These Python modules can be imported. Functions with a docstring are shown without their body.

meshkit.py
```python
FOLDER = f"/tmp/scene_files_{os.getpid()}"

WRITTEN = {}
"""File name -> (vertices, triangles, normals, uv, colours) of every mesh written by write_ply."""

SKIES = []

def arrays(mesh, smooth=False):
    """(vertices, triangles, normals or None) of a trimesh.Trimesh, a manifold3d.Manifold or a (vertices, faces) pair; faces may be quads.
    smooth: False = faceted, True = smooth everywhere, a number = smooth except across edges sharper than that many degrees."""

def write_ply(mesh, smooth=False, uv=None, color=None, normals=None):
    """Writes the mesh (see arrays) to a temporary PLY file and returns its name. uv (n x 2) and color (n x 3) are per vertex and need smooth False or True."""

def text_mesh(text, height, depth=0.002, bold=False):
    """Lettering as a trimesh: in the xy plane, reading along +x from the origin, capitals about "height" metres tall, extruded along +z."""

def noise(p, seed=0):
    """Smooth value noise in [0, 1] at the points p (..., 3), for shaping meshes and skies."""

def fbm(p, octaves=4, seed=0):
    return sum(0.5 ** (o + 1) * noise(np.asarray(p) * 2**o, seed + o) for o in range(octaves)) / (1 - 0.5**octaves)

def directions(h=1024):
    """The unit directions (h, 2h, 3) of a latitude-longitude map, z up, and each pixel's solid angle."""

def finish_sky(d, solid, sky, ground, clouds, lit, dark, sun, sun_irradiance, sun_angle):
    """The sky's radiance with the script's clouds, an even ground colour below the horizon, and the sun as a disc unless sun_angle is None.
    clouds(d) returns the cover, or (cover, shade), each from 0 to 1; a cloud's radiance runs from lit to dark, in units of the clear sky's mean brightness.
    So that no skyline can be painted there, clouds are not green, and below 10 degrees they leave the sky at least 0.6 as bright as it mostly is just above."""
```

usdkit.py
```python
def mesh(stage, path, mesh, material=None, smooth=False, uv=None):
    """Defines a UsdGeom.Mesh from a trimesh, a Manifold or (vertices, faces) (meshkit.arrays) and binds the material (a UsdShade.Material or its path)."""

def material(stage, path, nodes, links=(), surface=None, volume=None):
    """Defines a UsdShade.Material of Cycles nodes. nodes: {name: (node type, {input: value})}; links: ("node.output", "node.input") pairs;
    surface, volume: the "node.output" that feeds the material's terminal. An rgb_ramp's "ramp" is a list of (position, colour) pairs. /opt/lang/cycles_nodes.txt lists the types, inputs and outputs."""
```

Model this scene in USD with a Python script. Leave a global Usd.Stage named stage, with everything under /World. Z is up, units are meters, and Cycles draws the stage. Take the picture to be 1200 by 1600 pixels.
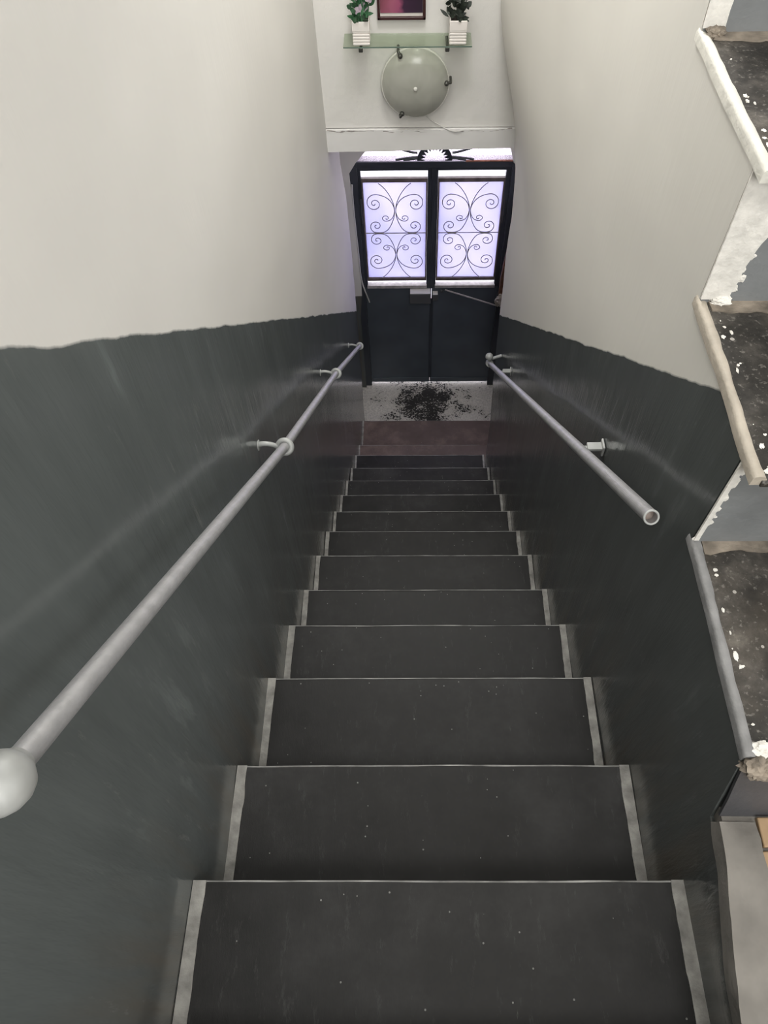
import math, random
import numpy as np, trimesh, usdkit, meshkit
import manifold3d as m3
from shapely.geometry import Polygon
from pxr import Usd, UsdGeom, UsdLux, UsdShade, Sdf, Gf, Vt

random.seed(7); rng = np.random.default_rng(7)
stage = Usd.Stage.CreateInMemory()
UsdGeom.SetStageUpAxis(stage, UsdGeom.Tokens.z); UsdGeom.SetStageMetersPerUnit(stage, 1.0)
UsdGeom.Xform.Define(stage, '/World'); stage.SetDefaultPrim(stage.GetPrimAtPath('/World'))
UsdGeom.Scope.Define(stage, '/World/Looks')

# ------------------------------------------------------------------ camera
H = 4.7095                      # lens height above the floor at the street door
cam = UsdGeom.Camera.Define(stage, '/World/camera')
fpx, ppx = 1135.765, 638.04     # in pixels of a 1200 x 1600 frame
cam.CreateHorizontalApertureAttr(36.0); cam.CreateVerticalApertureAttr(48.0)
cam.CreateFocalLengthAttr(fpx * 36.0 / 1200)
cam.CreateHorizontalApertureOffsetAttr((600 - ppx) * 36.0 / 1200)
cam.CreateClippingRangeAttr(Gf.Vec2f(0.02, 200))
R_ = np.array([0.99996, 0.000537, -0.008926]); U_ = np.array([0.004453, 0.835707, 0.549158]); F_ = np.array([-0.007755, 0.549176, -0.835671])
E_ = np.array([-0.0405, 0.0, H])
mt = Gf.Matrix4d(*R_, 0, *U_, 0, *(-F_), 0, *E_, 1)
UsdGeom.Xformable(cam).AddTransformOp().Set(mt)
cam.CreateExposureAttr(0.27)

# ------------------------------------------------------------------ light
dome = UsdLux.DomeLight.Define(stage, '/World/sky_light')          # bright overcast sky outside the door
dome.CreateIntensityAttr(1.3); dome.CreateColorAttr(Gf.Vec3f(0.93, 0.90, 1.0))
def rect_light(name, loc, size, power, color, rot=(0, 0, 0)):
    l = UsdLux.RectLight.Define(stage, '/World/' + name)
    l.CreateWidthAttr(size[0]); l.CreateHeightAttr(size[1]); l.CreateIntensityAttr(power); l.CreateColorAttr(Gf.Vec3f(*color))
    x = UsdGeom.Xformable(l); x.AddTranslateOp().Set(Gf.Vec3d(*loc)); x.AddRotateXYZOp().Set(Gf.Vec3f(*rot))
    return l
rect_light('ceiling_lamp_light', (0.40, -1.0, 7.2), (0.7, 0.7), 26.0, (1.0, 0.98, 0.95))
rect_light('stair_lamp_light', (0.0, 2.3, 5.5), (0.6, 0.6), 26.0, (1.0, 0.985, 0.965))
rect_light('landing_window_light', (3.55, -0.5, 5.5), (2.0, 1.6), 2.4, (0.97, 0.98, 1.0), (90, 0, 90))
rect_light('back_window_light', (0.7, -3.55, 6.3), (2.4, 2.0), 7.5, (1.0, 0.99, 0.965), (90, 0, 0))

# ------------------------------------------------------------------ helpers
used = {}
def numbered(path):
    if path not in used:
        used[path] = 0; return path
    used[path] += 1
    return f'{path}_{used[path]:03d}'
def path_of(p): return str(p.GetPath()) if p is not None else '/World'
def data(o, label=None, cat=None, group=None, kind=None):
    for k, v in (('label', label), ('category', cat), ('group', group), ('kind', kind)):
        if v: o.SetCustomDataByKey(k, v)
    return o
def obj(name, mesh, mat, parent=None, smooth=30, **kw):
    return data(usdkit.mesh(stage, numbered(path_of(parent) + '/' + name), mesh, M[mat], smooth=smooth).GetPrim(), **kw)
def thing(name, label, cat, loc=(0, 0, 0), **kw):
    x = UsdGeom.Xform.Define(stage, numbered('/World/' + name))
    return data(x.GetPrim(), label, cat, **kw)
def bx(x0, x1, y0, y1, z0, z1, bev=0.0):
    if bev:
        s = m3.Manifold.sphere(bev, 12)
        c = [s.translate([x, y, z]) for x in (x0 + bev, x1 - bev) for y in (y0 + bev, y1 - bev) for z in (z0 + bev, z1 - bev)]
        m = m3.Manifold.batch_hull(c).to_mesh()
        return trimesh.Trimesh(m.vert_properties[:, :3], m.tri_verts)
    b = trimesh.creation.box([x1 - x0, y1 - y0, z1 - z0]); b.apply_translation([(x0 + x1) / 2, (y0 + y1) / 2, (z0 + z1) / 2]); return b
def cat_(*ms): return trimesh.util.concatenate([m for m in ms])
def tube(pts, r, sides=12, caps=True):
    p = np.asarray(pts, float); n = len(p); r = np.broadcast_to(r, (n,))
    t = np.gradient(p, axis=0); t /= np.linalg.norm(t, axis=1, keepdims=True)
    a = np.zeros_like(p); ref = np.array([0, 0, 1.0]) if abs(t[0, 2]) < .9 else np.array([1.0, 0, 0])
    a[0] = np.cross(t[0], ref); a[0] /= np.linalg.norm(a[0])
    for i in range(1, n):
        a[i] = a[i - 1] - t[i] * (a[i - 1] @ t[i]); a[i] /= np.linalg.norm(a[i])
    b = np.cross(t, a); g = np.arange(sides) * 2 * np.pi / sides
    v = (p[:, None] + r[:, None, None] * (np.cos(g)[None, :, None] * a[:, None] + np.sin(g)[None, :, None] * b[:, None])).reshape(-1, 3)
    f = []
    for i in range(n - 1):
        for j in range(sides):
            k = (j + 1) % sides; q = [i * sides + j, i * sides + k, (i + 1) * sides + k, (i + 1) * sides + j]
            f += [[q[0], q[1], q[2]], [q[0], q[2], q[3]]]
    if caps:
        v = np.vstack([v, p[0], p[-1]])
        for j in range(sides):
            k = (j + 1) % sides; f += [[n * sides, k, j], [n * sides + 1, (n - 1) * sides + j, (n - 1) * sides + k]]
    return trimesh.Trimesh(v, f, process=False)
def spline(pts, n):
    from scipy.interpolate import CubicSpline
    p = np.asarray(pts, float); s = np.r_[0, np.cumsum(np.sqrt(np.linalg.norm(np.diff(p, axis=0), axis=1)))]
    return CubicSpline(s, p)(np.linspace(0, s[-1], n))
def lathe(profile, axis, origin, n=48):
    """profile: (radius, height) pairs; revolved about the unit axis from origin."""
    m = trimesh.creation.revolve(np.array(profile, float), sections=n)
    m.apply_transform(trimesh.geometry.align_vectors([0, 0, 1], axis)); m.apply_translation(origin); return m
def extrude_x(pts, x0, x1, refine=None):
    """A polygon in (y, z) extruded from x0 to x1."""
    cs = m3.CrossSection([np.array(pts, float)], m3.FillRule.NonZero)
    m = m3.Manifold.extrude(cs, x1 - x0)
    if refine: m = m.refine_to_length(refine)
    g = m.to_mesh(); v = np.array(g.vert_properties[:, :3])
    return trimesh.Trimesh(np.stack([v[:, 2] + x0, v[:, 0], v[:, 1]], 1), np.array(g.tri_verts), process=False)
def extrude_y(pts, y0, y1, refine=None, holes=()):
    """A polygon in (x, z) with holes, extruded from y0 to y1."""
    cs = m3.CrossSection([np.array(pts, float)], m3.FillRule.NonZero)
    for h in holes: cs = cs - m3.CrossSection([np.array(h, float)], m3.FillRule.NonZero)
    m = m3.Manifold.extrude(cs, y1 - y0)
    if refine: m = m.refine_to_length(refine)
    g = m.to_mesh(); v = np.array(g.vert_properties[:, :3])
    return trimesh.Trimesh(np.stack([v[:, 0], y1 - v[:, 2], v[:, 1]], 1), np.array(g.tri_verts), process=False)
def fbm(p, seed=0, oct=3):
    o, a, s = 0, .5, 0
    for k in range(oct):
        o = o + a * (meshkit.noise(np.asarray(p) * 2 ** k, seed + k) - .5); s += a; a *= .5
    return o / s
def rough(m, amp, scale, seed=0):
    v = np.array(m.vertices)
    d = np.stack([fbm(v * scale + 17 * k, seed + 5 * k) for k in range(3)], 1)
    m.vertices = v + amp * 2 * d; return m
def sstep(a, b, x):
    t = np.clip((x - a) / (b - a), 0, 1); return t * t * (3 - 2 * t)

# ------------------------------------------------------------------ materials
def clump(sx, sy, sz, at, seed):
    m = trimesh.creation.icosphere(3, 1.0); v = np.array(m.vertices)
    k = 1 + 1.1 * fbm(v * 1.5 + seed, seed) + 0.7 * fbm(v * 4.0 + seed, seed + 3)
    m.vertices = v * np.clip(k, .5, 1.45)[:, None] * [sx, sy, sz] + np.array(at); return m
M = {}
def mat(name, nodes, links, surface='p.BSDF'):
    M[name] = usdkit.material(stage, '/World/Looks/' + name, nodes, links, surface=surface)
def plain(name, col, rough=0.5, metallic=0.0, noise=0.0, scale=20, bump=0.0, bscale=60, **kw):
    n = {'p': ('principled_bsdf', {'base_color': col, 'roughness': rough, 'metallic': metallic, **kw}), 'g': ('geometry', {})}
    l = []
    if noise:
        n['n'] = ('noise_texture', {'scale': scale, 'detail': 4.0}); l.append(('g.position', 'n.vector'))
        n['r'] = ('rgb_ramp', {'ramp': [(0.3, [c * (1 - noise) for c in col]), (0.7, [min(1, c * (1 + noise)) for c in col])]})
        l += [('n.fac', 'r.fac'), ('r.color', 'p.base_color')]
    if bump:
        n['bn'] = ('noise_texture', {'scale': bscale, 'detail': 3.0}); n['b'] = ('bump', {'strength': bump, 'distance': 0.004})
        l += [('g.position', 'bn.vector'), ('bn.fac', 'b.height'), ('b.normal', 'p.normal')]
    mat(name, n, l)

def wall_paint(name, slope, level, white, dark):
    """Whitewash above a brushed-on sloping line, dark gloss dado paint below it; trowel marks and scuffs."""
    n = {'g': ('geometry', {}), 's': ('separate_xyz', {}),
         'edge': ('noise_texture', {'scale': 7.0, 'detail': 5.0, 'roughness': 0.6}),
         'm1': ('math', {'math_type': 'multiply', 'value2': slope}), 'm2': ('math', {'math_type': 'add'}),
         'm3': ('math', {'math_type': 'multiply_add', 'value2': 0.026, 'value3': -0.013}), 'm4': ('math', {'math_type': 'add'}),
         'k': ('map_range', {'from_min': level - 0.003, 'from_max': level + 0.003, 'clamp': True}),
         # whitewash tone
         'wn': ('noise_texture', {'scale': 2.2, 'detail': 4.0}), 'wr': ('rgb_ramp', {'ramp': [(0.3, [c * .95 for c in white]), (0.7, white)]}),
         # dado tone: mottle, vertical scuffs, pale flecks
         'map': ('mapping', {'mapping_type': 'point', 'scale': (9.0, 9.0, 1.6)}),
         'dn': ('noise_texture', {'scale': 1.0, 'detail': 5.0, 'roughness': 0.65}), 'dr': ('rgb_ramp', {'ramp': [(0.35, [c * .85 for c in dark]), (0.62, dark), (0.80, [c * 1.7 for c in dark])]}),
         'map2': ('mapping', {'mapping_type': 'point', 'scale': (30.0, 30.0, 5.0)}),
         'sn': ('noise_texture', {'scale': 1.0, 'detail': 6.0, 'roughness': 0.75}), 'sr': ('rgb_ramp', {'ramp': [(0.62, (0, 0, 0)), (0.78, (0.40, 0.40, 0.40))]}),
         'dm': ('mix_color', {'blend_type': 'mix', 'b': (0.30, 0.31, 0.30)}),
         'bk': ('map_range', {'from_min': 3.30, 'from_max': 3.75, 'to_min': 0.8, 'to_max': 0.0, 'clamp': True}),
         'map4': ('mapping', {'mapping_type': 'point', 'scale': (16.0, 16.0, 1.4)}), 'n4': ('noise_texture', {'scale': 1.0, 'detail': 4.0, 'roughness': 0.6}), 'r4': ('rgb_ramp', {'ramp': [(0.42, (0, 0, 0)), (0.66, (1, 1, 1))]}), 'k4': ('math', {'math_type': 'multiply'}), 'm5': ('mix_color', {'b': (0.135, 0.118, 0.095)}),
         'col': ('mix_color', {'blend_type': 'mix'}),
         'bs': ('map_range', {'from_min': 0.0, 'from_max': 1.0, 'to_min': 0.55, 'to_max': 0.22}),
         'rg': ('map_range', {'from_min': 0.0, 'from_max': 1.0, 'to_min': 0.165, 'to_max': 0.75}),
         'bn': ('noise_texture', {'scale': 1.0, 'detail': 4.0, 'roughness': 0.6}), 'map3': ('mapping', {'mapping_type': 'point', 'scale': (34.0, 34.0, 5.0)}),
         'b': ('bump', {'strength': 0.55, 'distance': 0.004}),
         'p': ('principled_bsdf', {'specular_ior_level': 0.5})}
    l = [('g.position', 's.vector'), ('s.y', 'm1.value1'), ('m1.value', 'm2.value1'), ('s.z', 'm2.value2'), ('g.position', 'edge.vector'), ('edge.fac', 'm3.value1'),
         ('m3.value', 'm4.value1'), ('m2.value', 'm4.value2'), ('m4.value', 'k.value'),
         ('g.position', 'wn.vector'), ('wn.fac', 'wr.fac'), ('g.position', 'map.vector'), ('map.vector', 'dn.vector'), ('dn.fac', 'dr.fac'),
         ('g.position', 'map2.vector'), ('map2.vector', 'sn.vector'), ('sn.fac', 'sr.fac'), ('sr.color', 'dm.fac'), ('dr.color', 'm5.a'), ('m2.value', 'bk.value'), ('g.position', 'map4.vector'), ('map4.vector', 'n4.vector'), ('n4.fac', 'r4.fac'), ('bk.result', 'k4.value1'), ('r4.color', 'k4.value2'), ('k4.value', 'm5.fac'), ('m5.result', 'dm.a'),
         ('k.result', 'col.fac'), ('dm.result', 'col.a'), ('wr.color', 'col.b'), ('col.result', 'p.base_color'), ('k.result', 'rg.value'), ('rg.result', 'p.roughness'),
         ('g.position', 'map3.vector'), ('map3.vector', 'bn.vector'), ('bn.fac', 'b.height'), ('b.normal', 'p.normal'), ('k.result', 'bs.value'), ('bs.result', 'b.strength')]
    mat(name, n, l)
WHITE = (0.74, 0.725, 0.69); DADO = (0.122, 0.136, 0.135)
wall_paint('wall_left_paint', 0.8624, 4.655, WHITE, DADO)
wall_paint('wall_right_paint', 0.82, 4.497, (0.73, 0.715, 0.665), (0.100, 0.110, 0.108))
wall_paint('recess_paint', 0.0, 1.0, WHITE, DADO)
plain('plaster', WHITE, 0.8, noise=0.05, scale=3, bump=0.35, bscale=40)
plain('beam_plaster', (0.76, 0.75, 0.73), 0.75, noise=0.04, scale=4, bump=0.3, bscale=30)
plain('crack_dark', (0.30, 0.28, 0.26), 0.9, noise=0.5, scale=30)

def step_paint(name, dark, light):
    n = {'g': ('geometry', {}), 'n1': ('noise_texture', {'scale': 3.4, 'detail': 7.0, 'roughness': 0.68}), 'r1': ('rgb_ramp', {'ramp': [(0.36, dark), (0.52, [(a + b) / 2 for a, b in zip(dark, light)]), (0.72, [1.5 * c for c in light])]}),
         'v': ('voronoi_texture', {'scale': 48.0}), 'lt': ('math', {'math_type': 'less_than', 'value2': 0.085}), 'sc': ('separate_color', {}), 'gt': ('math', {'math_type': 'greater_than', 'value2': 0.74}), 'mu': ('math', {'math_type': 'multiply'}),
         'map': ('mapping', {'mapping_type': 'point', 'scale': (26.0, 7.0, 10.0), 'rotation': (0, 0, 0.6)}), 'n2': ('noise_texture', {'scale': 1.6, 'detail': 7.0, 'roughness': 0.8}), 'r2': ('rgb_ramp', {'ramp': [(0.58, (0, 0, 0)), (0.74, (0.30, 0.30, 0.30))]}),
         'map5': ('mapping', {'mapping_type': 'point', 'scale': (55.0, 6.0, 10.0), 'rotation': (0, 0, -0.5)}), 'n5': ('noise_texture', {'scale': 1.0, 'detail': 5.0, 'roughness': 0.8}), 'r5': ('rgb_ramp', {'ramp': [(0.70, (0, 0, 0)), (0.76, (0.55, 0.55, 0.55))]}), 'c5': ('mix_color', {'b': (0.20, 0.20, 0.19)}), 'c1': ('mix_color', {'b': (0.14, 0.14, 0.14)}), 'c2': ('mix_color', {'b': (0.22, 0.22, 0.21)}),
         'rr': ('map_range', {'from_min': 0.3, 'from_max': 0.7, 'to_min': 0.50, 'to_max': 0.66}), 'b': ('bump', {'strength': 0.25, 'distance': 0.003}), 'p': ('principled_bsdf', {'specular_ior_level': 0.36})}
    l = [('g.position', 'n1.vector'), ('n1.fac', 'r1.fac'), ('g.position', 'v.vector'), ('v.distance', 'lt.value1'), ('v.color', 'sc.color'), ('sc.r', 'gt.value1'), ('lt.value', 'mu.value1'), ('gt.value', 'mu.value2'),
         ('g.position', 'map.vector'), ('map.vector', 'n2.vector'), ('n2.fac', 'r2.fac'), ('r1.color', 'c1.a'), ('r2.color', 'c1.fac'), ('g.position', 'map5.vector'), ('map5.vector', 'n5.vector'), ('n5.fac', 'r5.fac'), ('r5.color', 'c5.fac'), ('c1.result', 'c5.a'), ('c5.result', 'c2.a'), ('mu.value', 'c2.fac'), ('c2.result', 'p.base_color'),
         ('n1.fac', 'rr.value'), ('rr.result', 'p.roughness'), ('n2.fac', 'b.height'), ('b.normal', 'p.normal')]
    mat(name, n, l)
step_paint('step_paint', (0.008, 0.008, 0.0075), (0.028, 0.028, 0.0278))
step_paint('step_paint_brown', (0.095, 0.070, 0.062), (0.15, 0.11, 0.10))
plain('edge_cement', (0.30, 0.295, 0.275), 0.8, noise=0.35, scale=30, bump=0.4, bscale=90)
plain('nosing_wear', (0.26, 0.26, 0.25), 0.6, noise=0.6, scale=14)

# speckled concrete with black worn dirt
mat('concrete', {'g': ('geometry', {}), 's': ('separate_xyz', {}), 'n1': ('noise_texture', {'scale': 55.0, 'detail': 4.0, 'roughness': 0.7}), 'n2': ('noise_texture', {'scale': 5.0, 'detail': 5.0, 'roughness': 0.7}),
    'd': ('vector_math', {'math_type': 'distance', 'vector2': (0.10, 4.20, 0.0)}), 'dm': ('map_range', {'from_min': 0.05, 'from_max': 0.50, 'to_min': 0.06, 'to_max': -0.22, 'clamp': True}),
    'a1': ('math', {'math_type': 'multiply_add', 'value2': 0.9}), 'a2': ('math', {'math_type': 'add'}), 'r': ('rgb_ramp', {'ramp': [(0.86, (0, 0, 0)), (0.96, (1, 1, 1))]}),
    'tn': ('rgb_ramp', {'ramp': [(0.35, (0.46, 0.44, 0.41)), (0.65, (0.72, 0.69, 0.64))]}), 'c': ('mix_color', {'b': (0.022, 0.021, 0.020)}), 'b': ('bump', {'strength': 0.5, 'distance': 0.004}), 'p': ('principled_bsdf', {'roughness': 0.75})},
    [('g.position', 'n1.vector'), ('g.position', 'n2.vector'), ('g.position', 'd.vector1'), ('d.value', 'dm.value'), ('n1.fac', 'a1.value1'), ('n2.fac', 'a1.value3'), ('a1.value', 'a2.value1'), ('dm.result', 'a2.value2'), ('a2.value', 'r.fac'),
     ('n1.fac', 'tn.fac'), ('tn.color', 'c.a'), ('r.color', 'c.fac'), ('c.result', 'p.base_color'), ('n1.fac', 'b.height'), ('b.normal', 'p.normal')])

# upper flight: dirty dark terrazzo with paint drips; painted risers with white lapped on at the wall side
mat('terrazzo', {'g': ('geometry', {}), 'n1': ('noise_texture', {'scale': 9.0, 'detail': 7.0, 'roughness': 0.7}), 'r1': ('rgb_ramp', {'ramp': [(0.36, (0.012, 0.011, 0.009)), (0.50, (0.034, 0.031, 0.027)), (0.60, (0.075, 0.068, 0.060)), (0.70, (0.17, 0.155, 0.135))]}),
    'v': ('voronoi_texture', {'scale': 30.0}), 'lt': ('math', {'math_type': 'less_than', 'value2': 0.11}), 'sc': ('separate_color', {}), 'gt': ('math', {'math_type': 'greater_than', 'value2': 0.80}), 'mu': ('math', {'math_type': 'multiply'}),
    'n3': ('noise_texture', {'scale': 140.0, 'detail': 2.0}), 'r3': ('rgb_ramp', {'ramp': [(0.60, (0, 0, 0)), (0.72, (0.35, 0.35, 0.35))]}),
    'n4': ('noise_texture', {'scale': 5.0, 'detail': 6.0, 'roughness': 0.65}), 'r4': ('rgb_ramp', {'ramp': [(0.50, (0, 0, 0)), (0.72, (0.5, 0.5, 0.5))]}), 'c0': ('mix_color', {'b': (0.10, 0.084, 0.065)}), 'c1': ('mix_color', {'b': (0.34, 0.32, 0.29)}), 'c2': ('mix_color', {'b': (0.42, 0.40, 0.37)}), 'b': ('bump', {'strength': 0.4, 'distance': 0.004}), 'p': ('principled_bsdf', {'roughness': 0.55})},
    [('g.position', 'n1.vector'), ('n1.fac', 'r1.fac'), ('g.position', 'v.vector'), ('v.distance', 'lt.value1'), ('v.color', 'sc.color'), ('sc.g', 'gt.value1'), ('lt.value', 'mu.value1'), ('gt.value', 'mu.value2'), ('g.position', 'n3.vector'), ('n3.fac', 'r3.fac'),
     ('g.position', 'n4.vector'), ('n4.fac', 'r4.fac'), ('r4.color', 'c0.fac'), ('r1.color', 'c0.a'), ('c0.result', 'c1.a'), ('r3.color', 'c1.fac'), ('c1.result', 'c2.a'), ('mu.value', 'c2.fac'), ('c2.result', 'p.base_color'), ('n1.fac', 'b.height'), ('b.normal', 'p.normal')])
plain('riser_paint', (0.20, 0.21, 0.215), 0.5, noise=0.15, scale=9, bump=0.3)
plain('riser_dark', (0.06, 0.06, 0.065), 0.5, noise=0.3, scale=9, bump=0.3)
plain('mortar_tan', (0.24, 0.205, 0.165), 0.85, noise=0.5, scale=25, bump=0.6)
plain('trim_cream', (0.44, 0.395, 0.33), 0.6, noise=0.15, scale=18, bump=0.5, bscale=80)
plain('trim_white', (0.70, 0.69, 0.63), 0.6, noise=0.1, scale=18, bump=0.5, bscale=80)
plain('trim_grey', (0.24, 0.24, 0.24), 0.6, noise=0.25, scale=22, bump=0.5, bscale=80)
plain('white_lump', (0.78, 0.76, 0.71), 0.8, noise=0.12, scale=40, bump=0.7)
plain('tile_tan', (0.36, 0.245, 0.14), 0.45, noise=0.15, scale=30)
plain('grout', (0.20, 0.188, 0.17), 0.85, noise=0.2, scale=14, bump=0.4)

plain('rail_metal', (0.42, 0.42, 0.43), 0.42, metallic=0.35, noise=0.12, scale=40, bump=0.15, bscale=150)
plain('bracket_metal', (0.40, 0.41, 0.40), 0.5, metallic=0.2, noise=0.1, scale=30)
plain('rail_inside', (0.30, 0.25, 0.22), 0.8)
plain('door_paint', (0.085, 0.102, 0.125), 0.45, noise=0.15, scale=5, bump=0.1)
plain('frame_paint', (0.045, 0.052, 0.066), 0.4, noise=0.15, scale=6)
plain('sash_metal', (0.16, 0.13, 0.125), 0.5, noise=0.3, scale=20)
plain('sill_metal', (0.42, 0.40, 0.40), 0.45, noise=0.25, scale=30)
plain('iron', (0.34, 0.32, 0.35), 0.5)
plain('lock_dark', (0.09, 0.095, 0.10), 0.5); plain('lock_pale', (0.78, 0.77, 0.74), 0.5)
plain('rust', (0.28, 0.13, 0.09), 0.8, noise=0.4, scale=40)
plain('wood_brown', (0.13, 0.055, 0.03), 0.7, noise=0.4, scale=25)
plain('cord_white', (0.62, 0.61, 0.58), 0.5)
plain('pot_white', (0.78, 0.74, 0.70), 0.45); plain('soil', (0.035, 0.025, 0.02), 0.9, noise=0.4, scale=80)
plain('leaf_green', (0.035, 0.115, 0.05), 0.5, noise=0.5, scale=50); plain('leaf_dark', (0.02, 0.028, 0.02), 0.5, noise=0.5, scale=50)
plain('petal_mauve', (0.42, 0.34, 0.40), 0.6); plain('petal_white', (0.74, 0.70, 0.64), 0.6)
plain('frame_wood', (0.045, 0.018, 0.018), 0.35); plain('mount', (0.66, 0.62, 0.58), 0.7)
plain('lamp_metal', (0.10, 0.10, 0.09), 0.35, metallic=0.6)
plain('lamp_rim', (0.66, 0.65, 0.60), 0.15)
plain('pavement', (0.5, 0.5, 0.52), 0.8)
mat('print', {'g': ('geometry', {}), 's': ('separate_xyz', {}), 'n': ('noise_texture', {'scale': 14.0, 'detail': 4.0}), 'm': ('math', {'math_type': 'multiply_add', 'value2': 0.10, 'value3': -0.05}), 'a': ('math', {'math_type': 'add'}),
    'k': ('map_range', {'from_min': -0.18, 'from_max': 0.02, 'clamp': True}), 'r': ('rgb_ramp', {'ramp': [(0.0, (0.20, 0.06, 0.08)), (0.25, (0.33, 0.10, 0.16)), (0.45, (0.30, 0.08, 0.15)), (0.56, (0.045, 0.022, 0.045)), (1.0, (0.035, 0.022, 0.035))]}), 'p': ('principled_bsdf', {'roughness': 0.3})},
    [('g.position', 's.vector'), ('g.position', 'n.vector'), ('n.fac', 'm.value1'), ('m.value', 'a.value1'), ('s.x', 'a.value2'), ('a.value', 'k.value'), ('k.result', 'r.fac'), ('r.color', 'p.base_color')])
mat('lamp_glass', {'g': ('geometry', {}), 'n': ('noise_texture', {'scale': 9.0, 'detail': 3.0, 'distortion': 1.5}), 'r': ('rgb_ramp', {'ramp': [(0.3, (0.46, 0.465, 0.41)), (0.7, (0.56, 0.56, 0.50))]}), 'p': ('principled_bsdf', {'roughness': 0.22, 'coat_weight': 0.3}), 't': ('translucent_bsdf', {'color': (0.6, 0.6, 0.52)}), 'm': ('mix_closure', {'fac': 0.25})},
    [('g.position', 'n.vector'), ('n.fac', 'r.fac'), ('r.color', 'p.base_color'), ('p.BSDF', 'm.closure1'), ('t.BSDF', 'm.closure2')], surface='m.closure')
def pane_glass(name, tint, gloss=0.1):
    mat(name, {'t': ('transparent_bsdf', {'color': tint}), 'g': ('glossy_bsdf', {'color': (1, 1, 1), 'roughness': 0.03}), 'm': ('mix_closure', {'fac': gloss})}, [('t.BSDF', 'm.closure1'), ('g.BSDF', 'm.closure2')], surface='m.closure')
pane_glass('glass_clear', (0.95, 0.95, 0.95))
pane_glass('glass_shelf', (0.86, 0.90, 0.84), 0.07)
plain('glass_edge', (0.12, 0.17, 0.14), 0.2)
mat('glass_frosted', {'g': ('geometry', {}), 'n': ('noise_texture', {'scale': 3.0, 'detail': 2.0}), 'r': ('rgb_ramp', {'ramp': [(0.3, (0.53, 0.53, 0.69)), (0.7, (0.63, 0.615, 0.74))]}), 't': ('translucent_bsdf', {}), 'p': ('glossy_bsdf', {'roughness': 0.35}), 'm': ('mix_closure', {'fac': 0.05})},
    [('g.position', 'n.vector'), ('n.fac', 'r.fac'), ('r.color', 't.color'), ('t.BSDF', 'm.closure1'), ('p.BSDF', 'm.closure2')], surface='m.closure')
mat('glass_pebbled', {'g': ('geometry', {}), 'n': ('noise_texture', {'scale': 160.0, 'detail': 2.0}), 'r': ('rgb_ramp', {'ramp': [(0.40, (0.55, 0.50, 0.56)), (0.52, (1.0, 0.97, 1.0))]}), 't': ('transparent_bsdf', {}), 'q': ('translucent_bsdf', {'color': (0.8, 0.75, 0.8)}), 'm': ('mix_closure', {'fac': 0.25})},
    [('g.position', 'n.vector'), ('n.fac', 'r.fac'), ('r.color', 't.color'), ('t.BSDF', 'm.closure1'), ('q.BSDF', 'm.closure2')], surface='m.closure')

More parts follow.
